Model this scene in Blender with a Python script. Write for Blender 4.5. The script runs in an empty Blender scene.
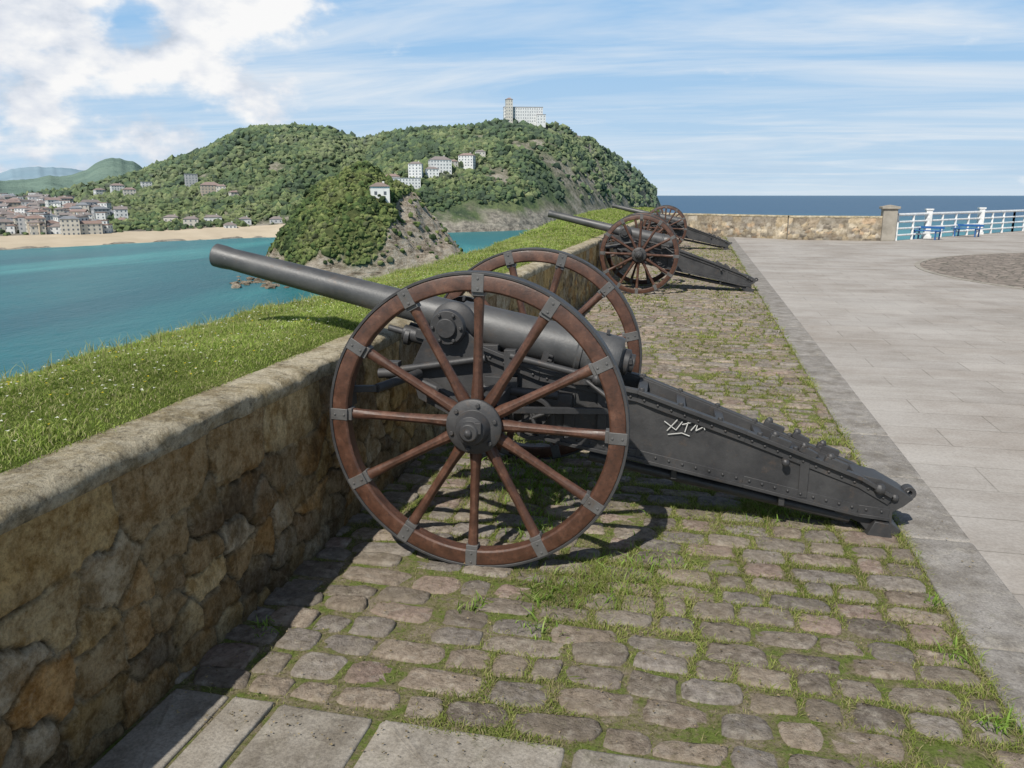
import bpy, math, random
import numpy as np
from mathutils import Vector, Matrix
random.seed(7); rng=np.random.default_rng(7)
SC=bpy.context.scene
# ------------------------------------------------------------------ camera
EYE=1.7; PITCH=math.atan(189/800); YAW=math.radians(12.9); SEA=-38.3
cam=bpy.data.cameras.new("camera"); co=bpy.data.objects.new("camera",cam); SC.collection.objects.link(co)
cam.sensor_width=36; cam.lens=800/1024*36; cam.clip_start=0.05; cam.clip_end=120000
co.location=(0,0,EYE); co.rotation_euler=(math.pi/2-PITCH,0,YAW); SC.camera=co
# survey helper: bearing / elevation of a distant landmark as seen from the viewpoint
def sight(u,v):
    a=(u-512)/800; b=(v-384)/800
    F=math.cos(PITCH)-b*math.sin(PITCH); up=-(math.sin(PITCH)+b*math.cos(PITCH))
    return math.atan2(a,F)-YAW, up/math.hypot(a,F)
# ------------------------------------------------------------------ light
SUN=Vector((-.22,-.86,1.0)).normalized()
sl=bpy.data.lights.new("sun",'SUN'); sl.energy=5.0; sl.angle=math.radians(.5); sl.color=(1,.95,.87)
so=bpy.data.objects.new("sun",sl); SC.collection.objects.link(so); so.rotation_euler=SUN.to_track_quat('Z','Y').to_euler()
try:
    SC.view_settings.view_transform='Standard'; SC.view_settings.look='None'; SC.view_settings.exposure=0
except Exception: pass
# ------------------------------------------------------------------ node helpers
class NT:
    def __init__(s,name):
        s.mat=bpy.data.materials.new(name); s.mat.use_nodes=True; s.t=s.mat.node_tree
        s.b=s.t.nodes["Principled BSDF"]; s.out=s.t.nodes["Material Output"]
    def n(s,typ,**kw):
        nd=s.t.nodes.new(typ)
        for k,v in kw.items(): setattr(nd,k,v)
        return nd
    def l(s,a,b): s.t.links.new(a,b)
    def sv(s,sock,v):
        if hasattr(v,'links') or hasattr(v,'is_output'): s.l(v,sock)
        else: sock.default_value=v
    def pos(s): return s.n('ShaderNodeNewGeometry').outputs['Position']
    def obj(s): return s.n('ShaderNodeTexCoord').outputs['Object']
    def mapping(s,vec,scale=(1,1,1),rot=(0,0,0),loc=(0,0,0)):
        m=s.n('ShaderNodeMapping'); s.l(vec,m.inputs[0]); m.inputs['Scale'].default_value=scale; m.inputs['Rotation'].default_value=rot; m.inputs['Location'].default_value=loc
        return m.outputs[0]
    def noise(s,vec,scale,detail=4,rough=.55,dist=0,out=0):
        m=s.n('ShaderNodeTexNoise'); s.l(vec,m.inputs['Vector']); m.inputs['Scale'].default_value=scale
        m.inputs['Detail'].default_value=min(detail,6); m.inputs['Roughness'].default_value=rough; m.inputs['Distortion'].default_value=dist
        return m.outputs[out]
    def vor(s,vec,scale,feature='F1',out='Distance',rnd=1):
        m=s.n('ShaderNodeTexVoronoi',feature=feature); s.l(vec,m.inputs['Vector']); m.inputs['Scale'].default_value=scale; m.inputs['Randomness'].default_value=rnd
        return m.outputs[out]
    def mr(s,val,a,b,c=0,d=1,smooth=False):
        m=s.n('ShaderNodeMapRange'); m.clamp=True
        if smooth: m.interpolation_type='SMOOTHSTEP'
        s.l(val,m.inputs[0])
        for i,x in enumerate((a,b,c,d)): m.inputs[i+1].default_value=x
        return m.outputs[0]
    def ramp(s,fac,stops):
        r=s.n('ShaderNodeValToRGB'); s.l(fac,r.inputs[0]); e=r.color_ramp.elements
        while len(e)<len(stops): e.new(.5)
        for i,(p,c) in enumerate(stops):
            e[i].position=p; e[i].color=(*c,1) if len(c)==3 else c
        return r.outputs[0]
    def mix(s,a,b,f,blend='MIX'):
        m=s.n('ShaderNodeMix',data_type='RGBA',blend_type=blend)
        for sock,v in ((m.inputs[6],a),(m.inputs[7],b),(m.inputs[0],f)):
            if isinstance(v,tuple) and len(v)==3: v=(*v,1)
            s.sv(sock,v)
        return m.outputs[2]
    def math(s,op,a,b=0.0,c=None):
        m=s.n('ShaderNodeMath',operation=op); s.sv(m.inputs[0],a); s.sv(m.inputs[1],b)
        if c is not None: s.sv(m.inputs[2],c)
        return m.outputs[0]
    def attr(s,name='Col'):
        return s.n('ShaderNodeAttribute',attribute_name=name).outputs['Color']
    def bump(s,h,strength=.5,dist=.01,normal=None):
        m=s.n('ShaderNodeBump'); s.l(h,m.inputs['Height']); m.inputs['Strength'].default_value=strength; m.inputs['Distance'].default_value=dist
        if normal is not None: s.l(normal,m.inputs['Normal'])
        return m.outputs[0]
    def fin(s,col=None,rough=.8,normal=None,metal=0,spec=None):
        if col is not None: s.sv(s.b.inputs['Base Color'],(*col,1) if isinstance(col,tuple) and len(col)==3 else col)
        s.sv(s.b.inputs['Roughness'],rough); s.b.inputs['Metallic'].default_value=metal
        if spec is not None: s.b.inputs['Specular IOR Level'].default_value=spec
        if normal is not None: s.l(normal,s.b.inputs['Normal'])
        return s.mat
    def haze(s,col,k=.45,hz=(.27,.37,.46)):  # aerial haze painted into the base colour, growing with distance from the origin
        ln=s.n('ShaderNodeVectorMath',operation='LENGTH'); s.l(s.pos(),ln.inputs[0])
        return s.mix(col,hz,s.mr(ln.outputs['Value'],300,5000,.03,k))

# ------------------------------------------------------------------ materials
def m_wood():
    t=NT("painted_wood"); o=t.obj()
    n=t.noise(t.mapping(o,(6,6,6)),2,7,.65); n2=t.noise(o,70,5,.7)
    c=t.ramp(n,[(.3,(.045,.023,.015)),(.52,(.085,.038,.023)),(.72,(.14,.066,.040))])
    c=t.mix(c,(.028,.018,.014),t.mr(n2,.5,.7,0,.7))
    c=t.mix(c,(.17,.12,.09),t.mr(t.noise(o,24,7,.75),.60,.74,0,.5))
    return t.fin(c,t.mr(n,.3,.7,.38,.62),t.bump(n2,.35,.003))
def m_iron(name,c0,c1,r0=.42,r1=.62,metal=.35):
    t=NT(name); o=t.obj(); n=t.noise(o,5,8,.7); n2=t.noise(o,90,4)
    c=t.ramp(n,[(.3,c0),(.7,c1)])
    c=t.mix(c,(.11,.078,.056),t.mr(t.noise(o,14,7,.75),.56,.72,0,.6))
    c=t.mix(c,tuple(x*2.0 for x in c1),t.mr(t.noise(o,38,6,.8),.60,.74,0,.45))
    return t.fin(c,t.mr(n,.3,.7,r0,r1),t.bump(t.math('ADD',n2,t.noise(o,16,4,.6)),.3,.003),metal)
WOOD=m_wood()
IRON=m_iron("black_iron",(.036,.036,.038),(.072,.071,.071),.45,.68,.25)
IRONG=m_iron("grey_iron",(.085,.083,.081),(.145,.142,.138),.45,.65,.2)
BAR=m_iron("gun_metal",(.062,.064,.066),(.115,.115,.115),.42,.6,.3)
def m_plain(name,c,rough=.7,var=.15,scale=8):
    t=NT(name); n=t.noise(t.obj(),scale,5)
    c=t.mix(c,tuple(x*(1-var*2.2) for x in c),t.mr(n,.35,.7)); return t.fin(c,rough)
CHALK=m_plain("chalk_paint",(.6,.6,.57),.9)
WHITE=m_plain("white_paint",(.78,.79,.78),.45)
BLUE=m_plain("blue_paint",(.03,.13,.35),.45)
def m_cobble():
    t=NT("cobble_stone"); p=t.pos(); a=t.attr()
    n=t.noise(p,30,9,.75); n2=t.noise(p,150,5,.7)
    c=t.mix(a,(.50,.48,.45),t.mr(n,.40,.64,0,1),'MULTIPLY')
    c=t.mix(c,(.44,.40,.335),t.mr(t.noise(p,13,8,.75),.51,.66,0,.6))
    c=t.mix(c,(.12,.118,.055),t.mr(t.noise(p,11,8,.75,.4),.58,.70,0,.55))
    c=t.mix(c,(.25,.21,.155),t.mr(t.noise(p,2.2,6,.7),.47,.62,0,.5))
    h=t.math('ADD',t.math('MULTIPLY',n,1.0),t.math('MULTIPLY',n2,.4))
    return t.fin(c,.92,t.bump(h,1.0,.016),spec=.15)
def m_joint():
    t=NT("joint_soil"); p=t.pos()
    c=t.ramp(t.noise(p,6,9,.8),[(.40,(.26,.22,.16)),(.49,(.19,.175,.09)),(.58,(.14,.18,.045))])
    c=t.mix(c,(.40,.40,.36),t.mr(t.noise(p,60,5,.8),.48,.68),'MULTIPLY')
    return t.fin(c,.95,t.bump(t.noise(p,80,6,.8),.9,.012),spec=.1)
def m_plaza():
    t=NT("plaza_paving"); p=t.pos()
    b=t.n('ShaderNodeTexBrick'); t.l(p,b.inputs['Vector'])
    b.inputs['Scale'].default_value=1; b.inputs['Brick Width'].default_value=.9; b.inputs['Row Height'].default_value=.45
    b.inputs['Mortar Size'].default_value=.006; b.inputs['Mortar Smooth'].default_value=.3; b.offset=.5
    b.inputs['Color1'].default_value=(.43,.40,.365,1); b.inputs['Color2'].default_value=(.385,.36,.33,1); b.inputs['Mortar'].default_value=(.28,.26,.23,1)
    n=t.noise(p,.55,9,.7); n2=t.noise(p,55,7,.75)
    c=t.mix(b.outputs[0],(.74,.71,.68),t.mr(n,.4,.62,0,1),'MULTIPLY')
    c=t.mix(c,(.47,.445,.41),t.mr(t.noise(t.mapping(p,(.35,1.3,1)),.8,8,.75),.48,.68,0,.7))
    c=t.mix(c,(.20,.18,.15),t.mr(t.noise(p,3.5,9,.8),.60,.76,0,.5))
    c=t.mix(c,(.62,.62,.62),t.mr(n2,.40,.66,0,.6),'MULTIPLY')
    h=t.math('SUBTRACT',t.math('MULTIPLY',n2,.3),b.outputs['Fac'])
    return t.fin(c,.88,t.bump(h,.4,.006),spec=.2)
def m_kerb():
    t=NT("kerb_stone"); p=t.pos(); n=t.noise(p,3,8,.7); n2=t.noise(p,70,5,.7)
    c=t.ramp(n,[(.3,(.24,.22,.185)),(.6,(.36,.33,.28))]); c=t.mix(c,(.6,.6,.6),t.mr(n2,.4,.75,0,.5),'MULTIPLY')
    return t.fin(c,.85,t.bump(n2,.5,.006),spec=.25)
def m_slab():
    t=NT("slab_stone"); p=t.pos(); a=t.attr(); n=t.noise(p,5,9,.72); n2=t.noise(p,90,6,.75)
    c=t.mix(a,(.62,.60,.57),t.mr(n,.40,.62),'MULTIPLY'); c=t.mix(c,(.42,.39,.33),t.mr(t.noise(p,13,8,.78),.52,.66,0,.5))
    c=t.mix(c,(.14,.14,.08),t.mr(t.noise(p,3.2,8,.8),.58,.70,0,.45))
    c=t.mix(c,(.55,.55,.55),t.mr(n2,.42,.64,0,.8),'MULTIPLY')
    return t.fin(c,.9,t.bump(t.math('ADD',n,t.math('MULTIPLY',n2,.4)),.6,.012),spec=.2)
def m_wall():
    t=NT("wall_masonry"); p=t.pos(); a=t.attr(); n=t.noise(p,11,10,.75); n2=t.noise(p,70,7,.8)
    c=t.mix(a,(.55,.47,.36),t.mr(n,.42,.60),'MULTIPLY')
    c=t.mix(c,(.60,.49,.32),t.mr(t.noise(p,17,9,.8),.54,.66,0,.35))
    c=t.mix(c,(.44,.25,.09),t.mr(t.noise(p,4.5,7,.7),.55,.68,0,.40))
    c=t.mix(c,(.055,.042,.028),t.mr(t.noise(t.mapping(p,(1,1,.45)),3.0,9,.8),.53,.67,0,.6))
    c=t.mix(c,(.42,.41,.38),t.mr(n2,.45,.62,0,.6),'MULTIPLY')
    return t.fin(c,.95,t.bump(t.math('ADD',n,t.math('MULTIPLY',n2,.6)),1.0,.028),spec=.08)
def m_cap():
    t=NT("coping_stone"); p=t.pos(); a=t.attr(); n=t.noise(p,7,10,.78); n2=t.noise(p,75,7,.8)
    c=t.mix(a,(.55,.51,.43),t.mr(n,.44,.60),'MULTIPLY')
    c=t.mix(c,(.10,.09,.07),t.mr(t.noise(p,19,9,.8),.52,.64,0,.7))
    c=t.mix(c,(.54,.48,.35),t.mr(t.noise(p,33,7,.75),.53,.63,0,.65))
    c=t.mix(c,(.38,.30,.16),t.mr(t.noise(p,4,7,.75),.51,.63,0,.45))
    c=t.mix(c,(.45,.45,.43),t.mr(n2,.45,.65,0,.6),'MULTIPLY')
    return t.fin(c,.95,t.bump(t.math('ADD',n,t.math('MULTIPLY',n2,.6)),1.0,.02),spec=.1)
def m_blade(name):
    t=NT(name); a=t.attr(); t.t.nodes.remove(t.b)
    d=t.n('ShaderNodeBsdfDiffuse'); tr=t.n('ShaderNodeBsdfTranslucent'); mx=t.n('ShaderNodeMixShader'); mx.inputs[0].default_value=.38
    t.l(a,d.inputs[0]); t.l(t.mix(a,(1.0,1.1,.55),1.0,'MULTIPLY'),tr.inputs[0]); t.l(d.outputs[0],mx.inputs[1]); t.l(tr.outputs[0],mx.inputs[2]); t.l(mx.outputs[0],t.out.inputs[0])
    return t.mat
def m_turf():
    t=NT("turf"); p=t.pos()
    c=t.ramp(t.noise(p,2.5,9,.7),[(.35,(.14,.19,.04)),(.55,(.21,.26,.065)),(.7,(.30,.30,.11))])
    c=t.mix(c,(.5,.55,.5),t.mr(t.noise(p,40,6,.85),.42,.62),'MULTIPLY')
    return t.fin(c,.95,t.bump(t.noise(p,60,6,.8),1,.03),spec=.05)
def m_terrain():
    t=NT("hill_ground"); p=t.pos()
    c=t.ramp(t.noise(p,.012,9,.7),[(.35,(.06,.09,.025)),(.5,(.11,.15,.04)),(.62,(.19,.22,.075))])
    c=t.mix(c,(.35,.38,.35),t.mr(t.noise(p,.09,8,.8),.45,.62),'MULTIPLY')
    scr=t.ramp(t.noise(p,.04,10,.8),[(.38,(.07,.08,.035)),(.47,(.17,.155,.09)),(.55,(.30,.265,.20)),(.68,(.44,.40,.33))])
    c=t.mix(c,scr,t.attr('Mask'))
    s=t.n('ShaderNodeSeparateXYZ'); t.l(p,s.inputs[0])
    rock=t.ramp(t.noise(t.mapping(p,(1,1,2)),.09,9,.8),[(.40,(.14,.12,.09)),(.60,(.44,.39,.31))])
    z=t.math('ADD',s.outputs['Z'],t.math('MULTIPLY',t.noise(p,.025,5,.6),-50))
    c=t.mix(rock,c,t.mr(z,-52,-42,0,1))
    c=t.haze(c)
    return t.fin(c,.95,t.bump(t.noise(p,.15,8,.8),1,4),spec=.05)
def m_foliage(name="foliage",k=.45):
    t=NT(name); p=t.pos(); a=t.attr()
    c=t.mix(a,(.45,.5,.42),t.mr(t.noise(p,.5,6,.85),.42,.62),'MULTIPLY')
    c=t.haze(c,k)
    return t.fin(c,.95,None,spec=.03)
def m_rock():
    t=NT("cliff_rock"); p=t.pos()
    c=t.ramp(t.noise(t.mapping(p,(1,1,2.5),rot=(.3,.2,0)),.10,10,.75),[(.35,(.09,.075,.055)),(.5,(.24,.2,.15)),(.68,(.40,.35,.28))])
    return t.fin(c,.95,t.bump(t.noise(p,.3,9,.75),1,2.5),spec=.05)
def m_island():
    t=NT("island_ground"); p=t.pos(); 
    rock=t.ramp(t.noise(t.mapping(p,(1,1,3.0),rot=(.3,.6,0)),.14,11,.85),[(.36,(.11,.085,.06)),(.44,(.34,.275,.20)),(.53,(.52,.45,.36)),(.65,(.62,.56,.47))])
    grn=t.ramp(t.noise(p,.06,9,.75),[(.35,(.05,.075,.02)),(.6,(.16,.18,.06))])
    c=t.mix(rock,grn,t.attr('Mask'))
    s=t.n('ShaderNodeSeparateXYZ'); t.l(p,s.inputs[0]); c=t.mix((.05,.045,.035),c,t.mr(s.outputs['Z'],SEA+.8,SEA+3.0))
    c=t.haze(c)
    return t.fin(c,.95,t.bump(t.noise(t.mapping(p,(1,1,2),rot=(.3,.6,0)),.3,10,.8),1,3.5),spec=.05)
def m_sea():
    t=NT("sea_water"); p=t.pos()
    ln=t.n('ShaderNodeVectorMath',operation='LENGTH'); t.l(p,ln.inputs[0]); L=ln.outputs['Value']
    near=t.ramp(t.noise(t.mapping(p,(1,.30,1),rot=(0,0,.7)),.006,7,.62,.8),[(.36,(.005,.095,.122)),(.50,(.010,.140,.160)),(.62,(.045,.26,.262))])
    c=t.mix(near,(.035,.20,.22),t.mr(L,560,760,0,.5))
    c=t.mix(c,(.010,.060,.125),t.mr(L,850,2000))
    c=t.mix(c,(.03,.10,.17),t.mr(L,6000,30000,0,.6))
    w=t.math('ADD',t.noise(t.mapping(p,(1,.5,1),rot=(0,0,.9)),.35,6,.65),t.math('MULTIPLY',t.noise(t.mapping(p,(1,.5,1),rot=(0,0,.6)),.05,4,.6),1.5))
    return t.fin(c,.35,t.bump(w,.6,1.2),spec=.22)
def m_sand():
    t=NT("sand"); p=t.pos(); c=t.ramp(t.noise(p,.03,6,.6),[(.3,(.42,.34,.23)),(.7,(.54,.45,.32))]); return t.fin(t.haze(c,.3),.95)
COB=m_cobble(); JOINT=m_joint(); PLAZA=m_plaza(); KERB=m_kerb(); SLAB=m_slab(); WALLM=m_wall(); CAPM=m_cap(); BLADE=m_blade("grass_blade"); TURF=m_turf()
TERR=m_terrain(); FOL=m_foliage(); FOLI=m_foliage("island_foliage",.3); ROCK=m_rock(); ISL=m_island(); SEAM=m_sea(); SAND=m_sand()

# ------------------------------------------------------------------ mesh helpers
def np_mesh(name,V,Fs,mat,col=None,smooth=False,extra=None,parent=None):
    V=np.asarray(V,dtype=np.float32); me=bpy.data.meshes.new(name)
    if not isinstance(Fs,list): Fs=[Fs]
    Fs=[np.asarray(f,dtype=np.int32) for f in Fs if len(f)]
    me.vertices.add(len(V)); me.vertices.foreach_set('co',V.ravel())
    nl=sum(f.size for f in Fs); nf=sum(len(f) for f in Fs)
    me.loops.add(nl); me.polygons.add(nf)
    me.loops.foreach_set('vertex_index',np.concatenate([f.ravel() for f in Fs]))
    tot=np.concatenate([np.full(len(f),f.shape[1],dtype=np.int32) for f in Fs]); st=np.concatenate([[0],np.cumsum(tot)[:-1]]).astype(np.int32)
    me.polygons.foreach_set('loop_start',st)
    me.polygons.foreach_set('use_smooth',np.full(nf,smooth))
    me.update(calc_edges=True); me.validate()
    def addc(nm,c):
        c=np.asarray(c,dtype=np.float32)
        if c.ndim==1: c=np.repeat(c[:,None],3,1)
        a=me.color_attributes.new(nm,'FLOAT_COLOR','POINT'); a.data.foreach_set('color',np.hstack([c,np.ones((len(c),1),np.float32)]).astype(np.float32).ravel())
    if col is not None: addc('Col',col)
    if extra: 
        for k,v in extra.items(): addc(k,v)
    me.materials.append(mat); o=bpy.data.objects.new(name,me); SC.collection.objects.link(o)
    if parent: o.parent=parent
    return o
def _h(ix,iy,s): 
    v=np.sin(ix*127.1+iy*311.7+s*74.7)*43758.5453; return v-np.floor(v)
def vn(x,y,s=0):
    x=np.asarray(x,float); y=np.asarray(y,float)
    ix=np.floor(x); iy=np.floor(y); fx=x-ix; fy=y-iy; fx=fx*fx*(3-2*fx); fy=fy*fy*(3-2*fy)
    return (_h(ix,iy,s)*(1-fx)+_h(ix+1,iy,s)*fx)*(1-fy)+(_h(ix,iy+1,s)*(1-fx)+_h(ix+1,iy+1,s)*fx)*fy
def fbm(x,y,s=0,o=4):
    r=0;a=.5;t=0
    for i in range(o): r=r+a*vn(x*2**i+i*17.3,y*2**i-i*9.1,s+i); t+=a; a*=.5
    return r/t
def grid_faces(nu,nv):
    i=np.arange(nu-1)[:,None]*nv+np.arange(nv-1)[None,:]; i=i.ravel()
    return np.stack([i,i+nv,i+nv+1,i+1],1)

class MB:
    def __init__(s): s.v=[]; s.f=[]; s.m=[]; s.sm=[]
    def add(s,vs,fs,mi=0,smooth=False):
        b=len(s.v); s.v+= [tuple(v) for v in vs]; s.f+=[tuple(b+i for i in f) for f in fs]; s.m+=[mi]*len(fs); s.sm+=[smooth]*len(fs)
    def box(s,c,sz,rot=None,mi=0):
        c=Vector(c); R=rot or Matrix.Identity(3); vs=[c+R@Vector((x*sz[0]/2,y*sz[1]/2,z*sz[2]/2)) for x in(-1,1) for y in(-1,1) for z in(-1,1)]
        s.add(vs,[(0,1,3,2),(4,6,7,5),(0,4,5,1),(2,3,7,6),(0,2,6,4),(1,5,7,3)],mi)
    def beam(s,p0,p1,w,h,mi=0,up=(0,0,1)):
        p0=Vector(p0);p1=Vector(p1);d=(p1-p0); L=d.length; x=d.normalized(); y=Vector(up).cross(x).normalized(); z=x.cross(y)
        R=Matrix((x,y,z)).transposed(); s.box((p0+p1)/2,(L,w,h),R,mi)
    def lathe(s,p0,d,prof,seg=24,mi=0,closed=False,smooth=True):
        p0=Vector(p0); d=Vector(d).normalized(); a=d.orthogonal().normalized(); b=d.cross(a); vs=[];n=len(prof)
        for k in range(seg):
            an=2*math.pi*k/seg; u=a*math.cos(an)+b*math.sin(an)
            for r,t in prof: vs.append(p0+d*t+u*r)
        fs=[]
        for k in range(seg):
            k2=(k+1)%seg
            for i in range(n if closed else n-1):
                j=(i+1)%n; fs.append((k*n+i,k*n+j,k2*n+j,k2*n+i))
        s.add(vs,fs,mi,smooth)
    def cyl(s,p0,p1,r0,r1=None,seg=16,mi=0):
        r1=r0 if r1 is None else r1; p0=Vector(p0);p1=Vector(p1); L=(p1-p0).length
        s.lathe(p0,p1-p0,[(0.0001,0),(r0,0),(r1,L),(0.0001,L)],seg,mi)
    def prism(s,poly,y0,y1,mi=0):
        n=len(poly); vs=[(x,y0,z) for x,z in poly]+[(x,y1,z) for x,z in poly]
        s.add(vs,[tuple(range(n)),tuple(range(2*n-1,n-1,-1))]+[(i,i+n,(i+1)%n+n,(i+1)%n) for i in range(n)],mi)
    def ball(s,c,r,mi=0,seg=8,st=5,sc=(1,1,1)):
        s0=len(s.v); s.lathe((0,0,0),(0,0,1),[(max(1e-4,r*math.sin(math.pi*i/st)),-r*math.cos(math.pi*i/st)) for i in range(st+1)],seg,mi)
        for i in range(s0,len(s.v)):
            v=s.v[i]; s.v[i]=(v[0]*sc[0]+c[0],v[1]*sc[1]+c[1],v[2]*sc[2]+c[2])
    def obj(s,name,mats,parent=None,bevel=0,loc=None):
        me=bpy.data.meshes.new(name); me.from_pydata(s.v,[],s.f)
        for m in mats: me.materials.append(m)
        me.polygons.foreach_set('material_index',s.m); me.polygons.foreach_set('use_smooth',s.sm)
        import bmesh
        bm=bmesh.new(); bm.from_mesh(me); bmesh.ops.recalc_face_normals(bm,faces=bm.faces); bm.to_mesh(me); bm.free()
        me.update()
        try: me.set_sharp_from_angle(angle=math.radians(35))
        except Exception: pass
        o=bpy.data.objects.new(name,me); SC.collection.objects.link(o)
        if parent: o.parent=parent
        if loc: o.location=loc
        if bevel:
            b=o.modifiers.new('bevel','BEVEL'); b.width=bevel; b.segments=2; b.limit_method='ANGLE'; b.angle_limit=math.radians(40)
        return o

# ================================================================== CANNON
R=.69; GA=.80
def wheel(parent,side,name,phase):
    y=side*GA; mb=MB(); c=(0,y,R)
    mb.lathe((0,y,R),(0,1,0),[(R,-.036),(R,.036),(R-.013,.036),(R-.013,-.036)],96,1,True)
    mb.lathe((0,y,R),(0,1,0),[(R-.0135,-.031),(R-.0135,.031),(R-.022,.036),(R-.078,.036),(R-.086,.028),(R-.086,-.028),(R-.078,-.036),(R-.022,-.036)],96,0,True)
    for k in range(12):
        an=phase+2*math.pi*k/12; u=Vector((math.cos(an),0,math.sin(an))); w=Vector((-math.sin(an),0,math.cos(an))); Y=Vector((0,1,0)); cc=Vector(c)
        n=10; prof=[(.085,.030,.034),(.15,.029,.033),(.22,.023,.027),(.42,.021,.022),(.56,.024,.023),(R-.085,.027,.025)]
        vs=[];fs=[]
        for (r,a,b) in prof:
            off=-side*.02*(1-(r/R))
            for i in range(n):
                t=2*math.pi*i/n; vs.append(cc+u*r+w*(a*math.cos(t))+Y*(b*math.sin(t)+off))
        for j in range(len(prof)-1):
            for i in range(n): fs.append((j*n+i,j*n+(i+1)%n,(j+1)*n+(i+1)%n,(j+1)*n+i))
        mb.add(vs,fs,0,True)
        Rm=Matrix((u,Y,w)).transposed()
        mb.box(cc+u*(R-.0475),(.080,.077,.054),Rm,2)
        mb.box(cc+u*(R-.096),(.018,.052,.056),Rm,2)
        for q in(-.022,.022):
            for sgn in(-1,1):
                b0=cc+u*(R-.05)+u*q+Y*.0385*sgn; mb.cyl(b0,b0+Y*.004*sgn,.006,seg=8,mi=2)
    s=side
    mb.lathe((0,y,R),(0,s,0),[(.001,-.17),(.070,-.17),(.080,-.10),(.095,-.055),(.125,-.05),(.128,-.03),(.10,-.028),(.10,.030),(.128,.032),(.128,.046),(.120,.053),(.080,.058),(.070,.095),(.064,.115),(.046,.12),(.043,.142),(.036,.150),(.001,.151)],40,1)
    for k in range(6):
        an=2*math.pi*k/6+.3; p=Vector((.104*math.cos(an),y,R+.104*math.sin(an)))
        mb.cyl(p+Vector((0,s*.05,0)),p+Vector((0,s*.066,0)),.011,seg=6,mi=1)
    mb.ball((.0,y+s*.150,R),.020,1)
    mb.box((0.040,y+s*.13,R+.02),(.03,.02,.05),None,1)
    return mb.obj(name,[WOOD,IRON,IRONG],parent,.0025)

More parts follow.
